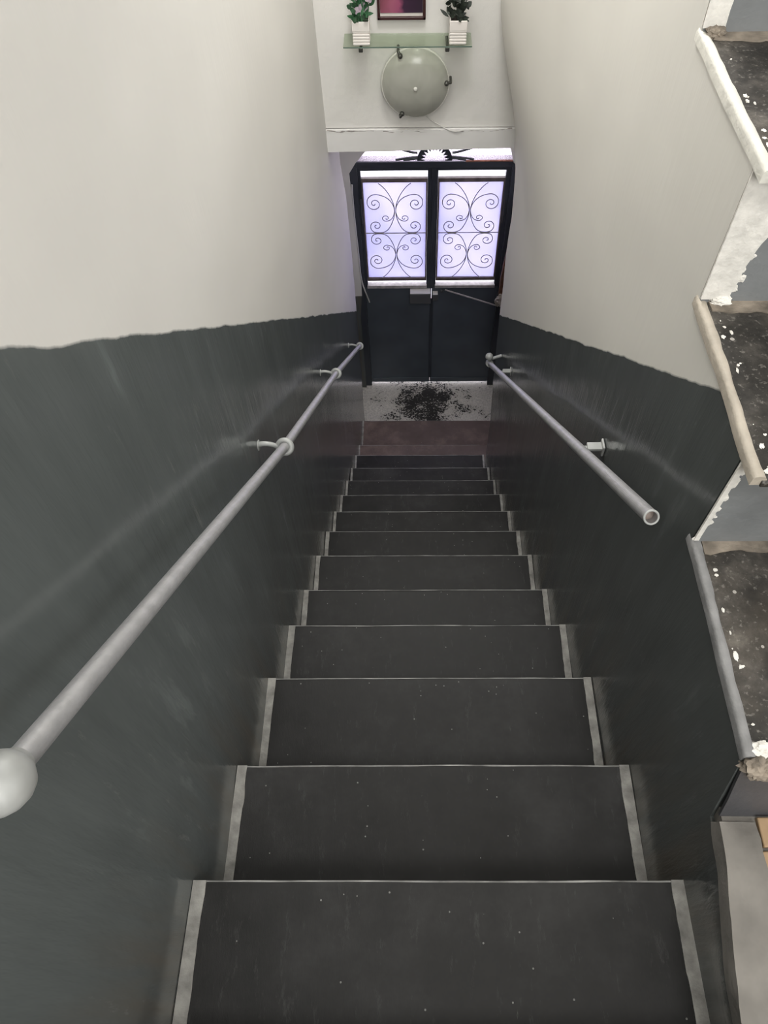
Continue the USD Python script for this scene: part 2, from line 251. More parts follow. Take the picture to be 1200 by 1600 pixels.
# ------------------------------------------------------------------ the walls
ZT = 8.5                                    # underside of the ceiling
LAND = 3.454                                # upper landing
def wavy(m, face_x, sign, seed):
    """Uneven hand-laid plaster on the stair face of a wall (the face at x = face_x)."""
    v = np.array(m.vertices); on = np.abs(v[:, 0] - face_x) < 1e-6
    q = v[on]; d = 0.012 * fbm(q * 1.1, seed) + 0.005 * fbm(q * 4.5, seed + 9)
    v[on, 0] += sign * d; m.vertices = v
    return on
wl = extrude_x([(-3.6, -0.1), (3.97, -0.1), (3.98, 0.25), (4.07, 0.6), (4.12, 1.1), (4.12, 1.6), (4.07, 2.05), (3.93, 2.35), (3.90, 2.73), (4.4, 2.73), (4.4, ZT), (-3.6, ZT)], -0.60, -0.45, 0.06)
wavy(wl, -0.45, 1, 3)
wall_left = obj('wall_left', wl, 'wall_left_paint', label='left stair wall, whitewashed above a sloping dark grey painted dado', cat='wall', kind='structure')
obj('recess_side', bx(-0.75, -0.605, 3.88, 4.395, -0.1, 2.72), 'recess_paint', wall_left)

nose = [0.285, 0.610, 0.945, 1.310, 1.650, 2.0, 2.35, 2.70, 3.05]
ztr = [3.605, 3.86, 4.12, 4.38, 4.64, 4.90, 5.16, 5.42, 5.68]
foot = [0.24, 0.665, 0.990, 1.360, 1.70, 2.05, 2.40, 2.75, 3.10]     # y of the riser under each tread
top = [(-0.6, LAND - 0.035), (foot[0] + .001, LAND - 0.035)]
for k in range(len(nose)):
    top += [((foot[k] if k else 0.287) + .001, ztr[k] - .017), ((foot[k + 1] + .001) if k + 1 < len(nose) else 3.40, ztr[k] - .017)]
end = [(3.40, 2.74), (3.29, 2.70), (3.24, 2.60), (3.21, 2.49), (3.23, 2.38), (3.225, 2.25), (3.185, 2.1), (3.19, 1.92), (3.16, 1.7), (3.13, 1.39), (3.05, 1.14), (3.04, -0.1)]
wr = extrude_x([(-0.6, -0.1)] + end[::-1] + top[::-1], 0.45, 0.62, 0.05)
v0 = np.array(wr.vertices); onf = np.abs(v0[:, 0] - 0.45) < 1e-6
wavy(wr, 0.45, -1, 21)
v = np.array(wr.vertices)
lean = 0.125 * sstep(2.72, 3.42, v0[:, 2]) * sstep(1.9, 3.35, v0[:, 1]) + 0.03 * sstep(0.25, -0.05, v0[:, 1]) * sstep(3.27, 3.42, v0[:, 2])
v[:, 0] -= np.where(onf, lean, 0); wr.vertices = v
wall_right = obj('wall_right', wr, 'wall_right_paint', label='right stair wall under the upper flight, white above a sloping dark grey dado', cat='wall', kind='structure')
obj('recess_side', cat_(bx(0.80, 0.95, 2.85, 4.395, -0.1, 2.72), bx(0.63, 0.80, 2.85, 2.95, -0.1, 2.72)), 'recess_paint', wall_right)

wf = extrude_y([(-0.449, 2.84), (3.6, 2.84), (3.6, ZT), (-0.449, ZT)], 3.40, 3.52, 0.06)
vv = np.array(wf.vertices); on = np.abs(vv[:, 1] - 3.40) < 1e-6; vv[on, 1] += 0.006 * fbm(vv[on] * 2.0, 4); wf.vertices = vv
wall_front = obj('wall_front', wf, 'plaster', label='white plastered wall above the street door passage with shelf and round lamp', cat='wall', kind='structure')
lt = extrude_y([(-0.449, 2.728), (0.449, 2.742), (0.449, 2.835), (-0.449, 2.835)], 3.388, 4.395, 0.08)
obj('lintel', rough(lt, 0.003, 6, 5), 'beam_plaster', wall_front, label='plastered beam over the passage')
xs = np.linspace(-0.445, 0.43, 60)
cz = 2.838 + 0.022 * fbm(np.stack([xs * 9, xs * 0, xs * 0], 1), 8) + 0.012 * fbm(np.stack([xs * 30, xs * 0, xs * 0], 1), 18)
for a, b in ((0, 16), (18, 38), (41, 60)):
    obj('crack', tube(np.stack([xs[a:b], np.full(b - a, 3.3893), cz[a:b] - 0.008], 1), 0.0012 + 0.0024 * rng.random(b - a), 5), 'crack_dark', wall_front)

op = [(-0.45, -0.2), (0.665, -0.2), (0.665, 2.0), (0.603, 2.06), (0.575, 2.15), (0.47, 2.29), (0.10, 2.42), (-0.24, 2.26), (-0.345, 2.13), (-0.405, 2.06), (-0.45, 1.99), (-0.44, 1.75), (-0.425, 1.3), (-0.428, 1.0), (-0.45, 0.8)]
wd = extrude_y([(-1.1, -0.1), (1.2, -0.1), (1.2, 3.2), (-1.1, 3.2)], 4.40, 4.56, 0.08, holes=[op])
wall_far = obj('wall_far', rough(wd, 0.003, 9, 6), 'recess_paint', label='white plaster wall around the street door opening', cat='wall', kind='structure')

# room shell out of view, which holds the lamp light
obj('ceiling', bx(-0.60, 3.7, -3.7, 4.4, ZT, ZT + 0.1), 'plaster', label='white ceiling high above the stairs', cat='ceiling', kind='structure')
obj('wall_back', bx(-0.60, 3.7, -3.72, -3.6, LAND - .1, ZT), 'plaster', label='white wall behind the upper landing', cat='wall', kind='structure')
obj('wall_outer', bx(3.6, 3.7, -3.6, 4.4, LAND - .1, ZT), 'plaster', label='white wall beside the upper flight', cat='wall', kind='structure')
obj('pavement', bx(-3, 3, 4.62, 9, -0.22, -0.12), 'pavement', label='pale pavement outside the street door', cat='pavement', kind='structure')

# ------------------------------------------------------------------ floors
fl = obj('floor', rough(extrude_x([(3.70, -0.1), (4.62, -0.1), (4.62, 0.0), (3.70, 0.0)], -0.62, 0.82, 0.05), 0.002, 8, 2), 'concrete', label='worn speckled concrete floor with black dirt before the street door', cat='floor', kind='structure')
land = obj('floor_001', cat_(bx(0.455, 3.6, -0.55, 0.262, LAND - .036, LAND - .004), bx(1.31, 3.6, 0.235, 3.39, LAND - .035, LAND - .004), bx(-0.45, 3.6, -3.6, -0.56, LAND - .1, LAND - .004)), 'grout', label='upper landing with grey mortar border and tan tiles at right', cat='floor', kind='structure')
me = rough(extrude_x([(-0.55, LAND - .035), (0.232, LAND - .035), (0.225, LAND + .004), (0.2, LAND + .008), (-0.55, LAND + .006)], 0.447, 0.505, 0.02), 0.005, 25, 3)
v = np.array(me.vertices); v[:, 0] -= np.where(v[:, 0] < 0.47, 0.03 * sstep(0.25, -0.05, v[:, 1]), 0); me.vertices = v
obj('mortar_edge', me, 'grout', land)
for i, (x0, x1) in enumerate(((0.508, 0.70), (0.706, 0.90), (0.906, 1.1), (1.106, 1.3))):
    for j, (y0, y1) in enumerate(((0.1875, 0.232), (-0.01, 0.182), (-0.208, -0.016), (-0.406, -0.214))):
        xa = x0 + (-0.014 if j and i == 0 else 0)
        obj('tile', bx(xa, x1, y0, y1, LAND - .006, LAND + .006, 0.0025), 'tile_tan', land)

# ------------------------------------------------------------------ the flight down to the door
NY = [0.169, 0.432, 0.727, 0.991, 1.238, 1.517, 1.778, 2.040, 2.302, 2.567, 2.833, 3.116, 3.390, 3.822]
NZ = [3.224 - 0.2303 * i for i in range(14)]
stair = thing('staircase', 'dark grey painted concrete steps going down between two walls to the street door', 'staircase')
def step_mesh(y0, y1, z, h, seed, x0=-0.452, x1=0.452):
    r = 0.007; arc = [(y1 - r + r * math.sin(a), z - r + r * math.cos(a)) for a in np.linspace(0, math.pi / 2, 5)]
    m = extrude_x([(y0, z - h), (y1 - 0.012, z - h), (y1 - 0.012, z - 0.035), (y1, z - 0.026)] + arc[::-1] + [(y0, z)], x0, x1, 0.05)
    v = np.array(m.vertices); w = sstep(y1 - .10, y1, v[:, 1])
    v[:, 1] += 0.004 * w * fbm(np.stack([v[:, 0] * 5, v[:, 0] * 0 + seed, v[:, 0] * 0], 1), seed)
    v[:, 2] += 0.002 * fbm(v * 4, seed); m.vertices = v
    return m
def side_strip(y0, y1, z, side, w, seed):
    """Bare cement strip left between the paint and the wall."""
    n = 24; ys = np.linspace(y0, y1, n)
    q = np.stack([ys * 14, np.full(n, seed), np.zeros(n)], 1)
    inner = w * (1 + 0.22 * fbm(q, seed)) + 0.25 * w * np.maximum(0, fbm(q * 3, seed + 4))
    pts = [(side * 0.449, y) for y in ys] + [(side * (0.449 - inner[k]), ys[k]) for k in range(n)][::-1]
    m = trimesh.creation.extrude_polygon(Polygon(pts).buffer(0), 0.0025, engine='earcut'); m.apply_translation([0, 0, z - 0.0006]); return m
st = obj('step', step_mesh(-0.56, -0.096, LAND, 0.30, 99), 'step_paint', stair)
for i in range(14):
    y0 = (NY[i - 1] if i else -0.096) - 0.03
    brown = i >= 12
    s = obj('step', step_mesh(y0, NY[i], NZ[i], 0.25 if i < 13 else 0.24, 7 * i, -0.452, 0.452 if i < 12 else 0.80), 'step_paint_brown' if i >= 12 else 'step_paint', stair, label='brown worn bottom step' if i == 13 else None)
    for side in (-1, 1):
        if side == 1 and i >= 12: continue
        w = (0.023, 0.022, 0.021, 0.020, 0.018, 0.017, 0.017, 0.014, 0.013, 0.013, 0.013, 0.012, 0.010, 0.010)[i]
        obj('edge_strip', side_strip(y0 + .02, NY[i] - 0.001, NZ[i], side, w, 31 * i + side), 'edge_cement', s)
    n = 60; xs_ = np.linspace(-0.448, 0.448, n); q = np.stack([xs_ * 9, np.full(n, i * 3.1), np.zeros(n)], 1)
    vi = step_mesh  # the worn pale line along the nosing
    yy = NY[i] + 0.004 * fbm(np.stack([xs_ * 5, xs_ * 0 + 7 * i, xs_ * 0], 1), 7 * i) - 0.0025
    wd_ = 0.0014 + 0.0016 * np.clip(0.5 + fbm(q, 40 + i), 0, 1)
    obj('nosing_edge', tube(np.stack([xs_, yy, NZ[i] - 0.0022 + 0 * xs_], 1), wd_, 6), 'nosing_wear', s)

# ------------------------------------------------------------------ the flight going up at the right
up = thing('staircase_001', 'stained dark upper flight rising along the right wall with chipped pale edges', 'staircase')
TR = ['trim_grey', 'trim_cream', 'trim_white'] + ['trim_white'] * 6
for k in range(len(nose)):
    yb = (foot[k + 1] if k + 1 < len(nose) else 3.34) + 0.028
    t = extrude_x([(nose[k], ztr[k] - .016), (yb, ztr[k] - .016), (yb, ztr[k]), (nose[k] + .008, ztr[k]), (nose[k], ztr[k] - .008)], 0.460, 1.30, 0.05)
    s = obj('step', rough(t, 0.003, 12, k), 'terrazzo', up)
    zlow = LAND if k == 0 else ztr[k - 1]
    rs = extrude_x([(foot[k] - .005, zlow), (foot[k] + .0005, zlow), (foot[k] + .0005, ztr[k] - .0165), (foot[k] - .005, ztr[k] - .0165)], 0.452, 1.30, 0.05)
    if k == 0: rs = extrude_x([(foot[0] - .005, zlow - .004), (foot[0] + .0005, zlow - .004), (0.288, ztr[0] - .0165), (0.281, ztr[0] - .0165)], 0.452, 1.30, 0.05)
    obj('riser', rough(rs, 0.0015, 10, k + 40), 'riser_dark' if k == 0 else 'riser_paint', s)
    if k:
        # white wash lapped round the corner on to the riser
        zz = np.linspace(zlow + .01, ztr[k] - .018, 18)
        wq = 0.035 + 0.030 * sstep(zlow, ztr[k], zz) * (1.4 if k == 2 else 0.25) + 0.016 * fbm(np.stack([zz * 18, zz * 0, zz * 0], 1), k + 3)
        if k == 1: wq *= 0.22
        if k == 2: wq *= 1.25
        pl = Polygon([(0.449, a) for a in zz] + [(0.449 + b, a) for a, b in zip(zz[::-1], wq[::-1])]).buffer(0)
        e = trimesh.creation.extrude_polygon(pl, 0.004, engine='earcut'); e.apply_transform(trimesh.transformations.rotation_matrix(math.pi / 2, [1, 0, 0])); e.apply_translation([0, foot[k] - 0.0042, 0])
        obj('whitewash_lap', e, 'white_lump', s)
        # tan mortar fillet at the foot of the riser
        xx = np.linspace(0.466, 1.30, 90); wv = 0.030 + 0.016 * fbm(np.stack([xx * 16, xx * 0 + k, xx * 0], 1), k + 50) + 0.010 * fbm(np.stack([xx * 60, xx * 0 + k, xx * 0], 1), k + 51)
        f = trimesh.creation.extrude_polygon(Polygon([(a, foot[k] - .003) for a in xx] + [(a, foot[k] - w_) for a, w_ in zip(xx[::-1], wv[::-1])]), 0.0035, engine='earcut'); f.apply_translation([0, 0, zlow - .0005])
        obj('mortar_fillet', rough(f, 0.002, 60, k + 11), 'mortar_tan', s)
    # rounded edging along the wall side
    n = 40; ya, yc = nose[k] + 0.003, (foot[k + 1] if k + 1 < len(nose) else 3.34) + 0.012
    ys_ = np.linspace(ya, yc, n); q = np.stack([ys_ * 12, np.full(n, k * 2.0), np.zeros(n)], 1)
    prof = [(0.4465, -.016), (0.447, -.002), (0.450, .003), (0.456, .0045), (0.462, .003), (0.466, -.003), (0.466, -.016)]
    V = []; Fc = []
    for a in range(n):
        j = 0.006 * fbm(q[a:a + 1], 5 + k)[0]
        j2 = 0.006 * fbm(q[a:a + 1] * 2.3, 15 + k)[0]
        for c, (px, pz) in enumerate(prof): V.append((px + (j2 if c > 3 else j * .5), ys_[a], ztr[k] + pz + (j * .4 if c < 6 else 0)))
    m_ = len(prof)
    for a in range(n - 1):
        for c in range(m_):
            d = (c + 1) % m_; Fc += [[a * m_ + c, a * m_ + d, (a + 1) * m_ + d], [a * m_ + c, (a + 1) * m_ + d, (a + 1) * m_ + c]]
    for c in range(1, m_ - 1): Fc += [[0, c + 1, c], [(n - 1) * m_, (n - 1) * m_ + c, (n - 1) * m_ + c + 1]]
    tm = trimesh.Trimesh(V, Fc, process=False); tm.fix_normals()
    obj('edge_trim', tm, TR[k], s, smooth=50)
    if k in (1, 2):
        for c in range(16):
            zc = rng.uniform(zlow + .01, ztr[k] - .03); r = rng.uniform(.0012, .0045) * (1.2 if k == 1 else 1)
            lm = clump(r * rng.uniform(.8, 1.6), .0015, r * rng.uniform(.8, 2.2), (0, 0, 0), c + 30 * k)
            lm.apply_translation([0.449 + np.interp(zc, zz, wq) + rng.normal(0, .003), foot[k] - .0055, zc]); obj('paint_drip', lm, 'white_lump', s)
    # chipped lumps and drips of plaster
    for c in range(10 if k in (0, 1, 2) else 0):
        r = rng.uniform(0.001, 0.0042); px, py = 0.471 + abs(rng.normal(0, 0.009)), rng.uniform(nose[k] + .02, foot[k + 1] - .03)
        lm = clump(r * rng.uniform(.7, 1.3), r * rng.uniform(.8, 2.2), 0.0016, (px, py, ztr[k]), c + 9 * k)
        obj('paint_drip', lm, 'white_lump', s)
# the broken corner lumps of plaster
obj('plaster_lump', clump(0.030, 0.022, 0.026, (0.480, 0.282, 3.582), 61), 'mortar_tan', up)
obj('plaster_lump', clump(0.020, 0.012, 0.009, (0.478, 0.300, 3.604), 62), 'white_lump', up)
obj('plaster_lump', clump(0.017, 0.009, 0.009, (0.484, 0.982, 3.866), 63), 'white_lump', up)
obj('plaster_lump', clump(0.014, 0.012, 0.008, (0.480, 0.625, 3.862), 64), 'white_lump', up)
obj('plaster_lump', clump(0.016, 0.010, 0.010, (0.470, 1.345, 4.124), 65), 'mortar_tan', up)

# ------------------------------------------------------------------ handrails
RR = 0.0125
def bar_between(a, b, r0, r1=None, n=6, sides=12):
    a, b = np.array(a, float), np.array(b, float); t = np.linspace(0, 1, n)[:, None]
    return tube(a + (b - a) * t, np.linspace(r0, r1 or r0, n), sides)
hl = thing('handrail', 'long grey metal pipe handrail with ring brackets on the left wall', 'handrail')
Ln = np.array([(-0.38, 0.158, 4.079), (-0.38, 1.195, 3.207), (-0.38, 2.262, 2.378), (-0.38, 3.50, 1.365)])
for i, (a, b) in enumerate(zip(Ln[:-1], Ln[1:])):
    obj('pipe', bar_between(a, b, RR, n=24, sides=20), 'rail_metal', hl, smooth=50)
def ring(c, d, R, r):
    m = trimesh.creation.torus(R, r, major_sections=32, minor_sections=14); m.apply_transform(trimesh.geometry.align_vectors([0, 0, 1], d)); m.apply_translation(c); return m
for i, c in enumerate((Ln[1], Ln[2], np.array([-0.38, 3.408, 1.440]))):
    d = Ln[2] - Ln[1]; d = d / np.linalg.norm(d)
    arm = tube(spline([c + [-0.016, 0, 0], c + [-0.035, 0.0, 0.010], c + [-0.055, 0, 0.013], c + [-0.073, 0.0, 0.006]], 14), [0.0065] * 7 + [0.007] * 7, 12)
    b = obj('bracket', cat_(ring(c, d, 0.0175, 0.0075), arm), 'bracket_metal', hl, smooth=50)
    pl = lathe([(0, 0), (0.015, 0), (0.017, 0.003), (0.014, 0.007), (0, 0.008)], [1, 0, 0], c + [-0.0735, 0, 0.006], 24)
    obj('wall_plate', pl, 'bracket_metal', b)
d = Ln[0] - Ln[1]; d = d / np.linalg.norm(d)
ball = lathe([(0.0125, -0.008), (0.0148, -0.006), (0.0155, 0.0), (0.020, 0.003), (0.0245, 0.010), (0.0265, 0.019), (0.0255, 0.029), (0.022, 0.038), (0.015, 0.045), (0.0, 0.048)], d, Ln[0] + d * 0.0, 40)
b = obj('end_fitting', ball, 'bracket_metal', hl, smooth=50, label='round ball fitting closing the upper end')
obj('arm', tube([Ln[0] + d * .025, Ln[0] + d * .025 + [-0.03, 0, 0], Ln[0] + d * .025 + [-0.072, 0, 0]], 0.009, 12), 'bracket_metal', b)

hr = thing('handrail_001', 'grey metal pipe handrail with open upper end on the right wall', 'handrail')
A, B = np.array([0.38, 0.699, 3.625]), np.array([0.38, 2.885, 1.806]); d = (B - A) / np.linalg.norm(B - A)
pp = m3.Manifold.cylinder(np.linalg.norm(B - A), 0.0137, 0.0137, 28) - m3.Manifold.cylinder(0.20, 0.0108, 0.0108, 28).translate([0, 0, -0.001])
g = pp.refine_to_length(0.12).to_mesh(); pm = trimesh.Trimesh(g.vert_properties[:, :3], g.tri_verts, process=False)
pm.apply_transform(trimesh.geometry.align_vectors([0, 0, 1], d)); pm.apply_translation(A)
pipe = obj('pipe', pm, 'rail_metal', hr, smooth=40)
obj('pipe_lip', ring(A + d * .001, d, 0.0128, 0.0021), 'bracket_metal', pipe, smooth=50)
obj('rust_plug', lathe([(0, 0), (0.0107, 0), (0.0107, 0.004), (0, 0.004)], d, A + d * 0.022, 24), 'rail_inside', pipe)
for t in (0.215, 0.862):
    c = A + (B - A) * t
    bk = obj('bracket', cat_(bar_between(c + [0.006, 0, -0.008], c + [0.066, 0.0, -0.008], 0.0075), bx(c[0] + .026, c[0] + .066, c[1] - .012, c[1] + .012, c[2] - .004, c[2] + .004, .002)), 'bracket_metal', hr, smooth=40)
    obj('wall_plate', bx(c[0] + .0625, c[0] + .069, c[1] - .017, c[1] + .017, c[2] - .022, c[2] + .014, .003), 'bracket_metal', bk)
ef = obj('end_fitting', cat_(lathe([(0, -0.012), (0.019, -0.012), (0.021, 0.0), (0.021, 0.026), (0.017, 0.034), (0, 0.036)], d, B, 28)), 'bracket_metal', hr, smooth=40)
bl = trimesh.creation.icosphere(3, 0.021); bl.apply_translation(B + [-0.006, 0.0, 0.052])
obj('ball', cat_(bl, bar_between(B + [0, 0.01, 0.0], B + [-0.006, 0, 0.05], 0.009), bar_between(B + [0, 0.012, 0.02], B + [0.065, 0.03, 0.03], 0.009)), 'bracket_metal', ef, smooth=50)

# ------------------------------------------------------------------ the street door
YD = 4.44
fr = thing('trim_1', 'dark metal door frame and head bar of the street door', 'door frame', kind='structure')
obj('jamb', bx(-0.452, -0.401, YD - .02, YD + .06, 0, 2.05, .003), 'frame_paint', fr); obj('jamb', bx(0.602, 0.668, YD - .02, YD + .06, 0, 2.05, .003), 'frame_paint', fr)
obj('head', bx(-0.42, 0.63, YD - .014, YD + .06, 2.012, 2.052, .003), 'frame_paint', fr)
obj('rusty_sill', bx(0.30, 0.60, YD - .018, YD - .006, 2.0505, 2.059, .001), 'rust', fr, label='rusty ledge under the fanlight')

def spiral(cx, cz, ang, rad, n=10):
    a = np.radians(np.interp(np.linspace(0, len(ang) - 1, n * (len(ang) - 1)), range(len(ang)), ang)); r = np.interp(np.linspace(0, len(rad) - 1, n * (len(rad) - 1)), range(len(rad)), rad)
    return np.stack([cx + r * np.cos(a), cz + r * np.sin(a)], 1)
s1 = spiral(-0.139, 0.228, [90, 180, 270, 360, 450, 540, 630, 720], [.068, .047, .042, .034, .026, .018, .010, .004])[::-1]
s2 = spiral(-0.132, 0.058, [270, 180, 90, 0, -90, -180, -270], [.054, .040, .031, .026, .018, .011, .004])
scrollA = spline(np.vstack([s1[::3], [(-0.085, .287), (-0.034, .252), (-.005, .187), (-.012, .115), (-.040, .047), (-.080, .010)], s2[2::3]]), 170)
s3 = spiral(-0.061, 0.119, [270, 180, 90, 0, -90, -180], [.022, .028, .018, .012, .008, .003])
scrollB = spline(np.vstack([[(-0.108, .378), (-.064, .336), (-.022, .262), (-.004, .19), (-.010, .146), (-.032, .108)], s3[1::3]]), 110)
def make_leaf(name, label, x0, x1, xo0, xo1):
    lf = thing(name, label, 'door', kind='structure')
    zb, z1, z2, zt = 0.022, 1.080, 1.985, 2.008
    obj('stile', bx(x0, xo0, YD, YD + .04, z1 - .03, zt, .002), 'frame_paint', lf); obj('stile', bx(xo1, x1, YD, YD + .04, z1 - .03, zt, .002), 'frame_paint', lf)
    obj('rail', bx(xo0 - .002, xo1 + .002, YD, YD + .04, z2, zt, .002), 'frame_paint', lf)
    obj('panel', bx(x0, x1, YD + .004, YD + .038, zb, z1 - .03, .003), 'door_paint', lf, label='plain dark sheet metal lower panel')
    obj('kick_strip', bx(x0 + .01, x1 - .01, YD - .004, YD + .006, 0.03, 0.075, .002), 'door_paint', lf)
    sl = obj('sill', bx(xo0 - .004, xo1 + .004, YD - .018, YD + .03, z1 - .028, z1 - .004, .003), 'sill_metal', lf, label='pale metal ledge under the glass')
    sash = obj('sash', cat_(bx(xo0 + .001, xo1 - .001, YD - .004, YD + .022, 1.905, 1.932, .002), bx(xo0 + .001, xo1 - .001, YD - .004, YD + .022, 1.112, 1.138, .002), bx(xo0 + .001, xo0 + .010, YD - .002, YD + .022, 1.138, 1.905), bx(xo1 - .010, xo1 - .001, YD - .002, YD + .022, 1.138, 1.905)), 'sash_metal', lf)
    obj('pane', bx(xo0 + .010, xo1 - .010, YD + .008, YD + .013, 1.138, 1.905), 'glass_frosted', sash, label='frosted pale lilac glass')
    obj('outer_pane', bx(xo0 + .001, xo1 - .001, YD + .031, YD + .034, z1, z2), 'glass_clear', lf)
    cx, cz = (xo0 + xo1) / 2, 1.524; kx = (xo1 - xo0) / 0.44
    gr = obj('grille', bar_between((xo0 + .008, YD - .005, cz), (xo1 - .008, YD - .005, cz), 0.0034, n=3, sides=8), 'iron', lf, label='wrought iron scrollwork before the glass')
    for curve, r in ((scrollA, 0.0030), (scrollB, 0.0028)):
        for sx in (1, -1):
            for sz in (1, -1):
                pts = np.stack([cx + sx * kx * curve[:, 0], np.full(len(curve), YD - 0.006 - (0.002 if r < .0029 else 0)), cz + sz * curve[:, 1]], 1)
                obj('scroll', tube(pts, r, 6), 'iron', gr, smooth=60)
    xh = xo0 - .009 if x0 < 0 and x1 < .2 else xo1 + .009
    obj('hinge', bar_between((xh, YD - .004, 1.60), (xh, YD - .004, 1.79), 0.005, sides=10), 'lock_dark', lf)
    return lf
d1 = make_leaf('door_1', 'left leaf of the street door with lock box and scrolled window', -0.400, 0.0985, -0.380, 0.060)
d2 = make_leaf('door_2', 'right leaf of the street door with scrolled window', 0.1015, 0.601, 0.128, 0.570)
obj('cover_strip', cat_(bx(0.088, 0.112, YD - .006, YD + .001, 0.085, 0.942, .001), bx(0.088, 0.112, YD - .006, YD + .001, 1.042, 2.006, .001)), 'frame_paint', d1)
lk = obj('lock_box', bx(-0.067, 0.094, YD - .066, YD + .006, 0.943, 1.036, .006), 'lock_dark', d1); obj('lock_cover', bx(-0.062, 0.090, YD - .062, YD - .002, 1.0345, 1.0405, .0025), 'lock_pale', lk)
sk = obj('strike_box', bx(0.106, 0.150, YD - .045, YD + .006, 0.955, 1.010, .004), 'lock_dark', d2); obj('strike_cover', bx(0.109, 0.147, YD - .042, YD - .002, 1.009, 1.014, .002), 'lock_pale', sk)
obj('bolt_knob', lathe([(0, 0), (.012, 0), (.014, .01), (.010, .022), (0, .025)], [0, -1, 0], (0.178, YD + .004, 1.015), 20), 'lock_dark', d2)

# fanlight above the door
fan = thing('window_1', 'fanlight over the street door with iron sunburst and pebbled glass', 'window', kind='structure')
obj('pane', bx(-0.44, 0.66, YD - .004, YD + .002, 2.050, 2.44), 'glass_pebbled', fan)
sc_ = np.array([0.102, 2.062]); a_ = np.linspace(0, math.pi, 45)
outer = [(sc_[0] + 0.112 * math.cos(a), sc_[1] + 0.112 * math.sin(a)) for a in a_]
inner = [(sc_[0] + (0.092 if k % 4 == 2 else 0.064 if k % 4 == 0 else 0.078) * math.cos(a), sc_[1] + (0.092 if k % 4 == 2 else 0.064 if k % 4 == 0 else 0.078) * math.sin(a)) for k, a in enumerate(a_)]
sb = trimesh.creation.extrude_polygon(Polygon(outer + inner[::-1]).buffer(0), 0.012, engine='earcut'); sb.apply_transform(trimesh.transformations.rotation_matrix(math.pi / 2, [1, 0, 0])); sb.apply_translation([0, YD - .006, 0])
obj('sunburst', sb, 'frame_paint', fan, smooth=False)
for sx in (-1, 1):
    for pts in ([(.108, .022), (.16, .018), (.25, .004)], [(.110, .05), (.16, .058), (.24, .082), (.34, .10)], [(.108, .012), (.14, .010), (.20, .002)], [(.10, .075), (.15, .115), (.22, .16), (.30, .19)]):
        c = spline([(sc_[0] + sx * a, YD - .012, sc_[1] + b) for a, b in pts], 16)
        obj('strap', tube(c, 0.007, 6), 'frame_paint', fan)

obj('trim_2', rough(extrude_y([(0.604, 0.98), (0.690, 0.98), (0.690, 1.86), (0.650, 1.86), (0.632, 1.5), (0.606, 1.2)], 4.365, 4.398, 0.03), 0.003, 20, 8), 'wood_brown', label='splintered brown wood strip at the right side of the street door', cat='trim', kind='structure')
lump = clump(0.028, 0.02, 0.055, (0.612, 4.355, 0.985), 71)
obj('plaster_patch', lump, 'trim_cream', label='rough lump of pale plaster where the door bar meets the right jamb', cat='plaster')
obj('door_bar', bar_between((0.201, YD - .012, 1.032), (0.592, YD - .065, 0.925), 0.0065, n=4), 'sill_metal', label='thin slanting metal bar across the right door leaf', cat='bar')
cb = spline([(-0.4365, 4.392, 1.92), (-0.4355, 4.390, 1.62), (-0.428, 4.388, 1.35), (-0.424, 4.384, 1.20), (-0.412, 4.386, 1.11), (-0.392, 4.412, 1.00), (-0.376, 4.430, 0.915)], 40)
obj('cable', tube(cb, 0.0055, 8), 'cord_white', label='pale cable running down beside the left door jamb', cat='cable')

# ------------------------------------------------------------------ front wall: lamp, shelf, plants, picture
lamp = thing('wall_lamp', 'round frosted glass wall lamp with three dark clips above the passage', 'lamp')
LC = np.array([-0.026, 3.362, 3.058]); LR = 0.150
prof = [(LR, 0.0), (LR * .985, .005), (LR * .92, .010), (LR * .86, .016), (LR * .72, .029), (LR * .5, .040), (LR * .25, .046), (0.0, .048)]
bowl = lathe(prof + [(0.0, .044), (LR * .5, .036), (LR * .82, .014), (LR * .96, 0.0)], [0, -1, 0], LC, 72)
bw = obj('glass_bowl', bowl, 'lamp_glass', lamp, smooth=50)
obj('rim', ring(LC, np.array([0, 1.0, 0]), LR - .003, 0.0055), 'lamp_rim', bw, smooth=60)
obj('finial', lathe([(0, 0), (.008, 0), (.009, .004), (.006, .009), (0, .011)], [0, -1, 0], LC + [0, -0.047, 0], 20), 'lamp_rim', bw)
obj('back_plate', lathe([(0, 0), (0.11, 0), (0.11, .02), (0, .02)], [0, -1, 0], LC + [0, 0.034, 0], 48), 'lamp_rim', lamp)
for ang in (118, 3, 244):
    a = math.radians(ang); dx, dz = math.cos(a), math.sin(a); p = LC + np.array([dx, 0, dz]) * LR
    q = p - np.array([dx, 0, dz]) * .012
    ro = np.array([dx, 0, dz]) * .007
    obj('clip', cat_(tube([p + ro + [0, .034, 0], p + ro, p + ro + [0, -.014, 0], q + [0, -.018, 0]], 0.0062, 10), tube([q + [0, -.012, 0], q + [0, -.024, 0], q + [0, -.028, 0]], [0.010, 0.010, 0.006], 14)), 'lamp_metal', lamp, smooth=50)
obj('lamp_cord', tube(spline([(0.010, 3.392, 2.915), (0.05, 3.394, 2.875), (0.095, 3.392, 2.850), (0.135, 3.386, 2.832), (0.2, 3.385, 2.833)], 24), 0.0026, 8), 'cord_white', label='thin white cord running from the round wall lamp to the beam', cat='cord')

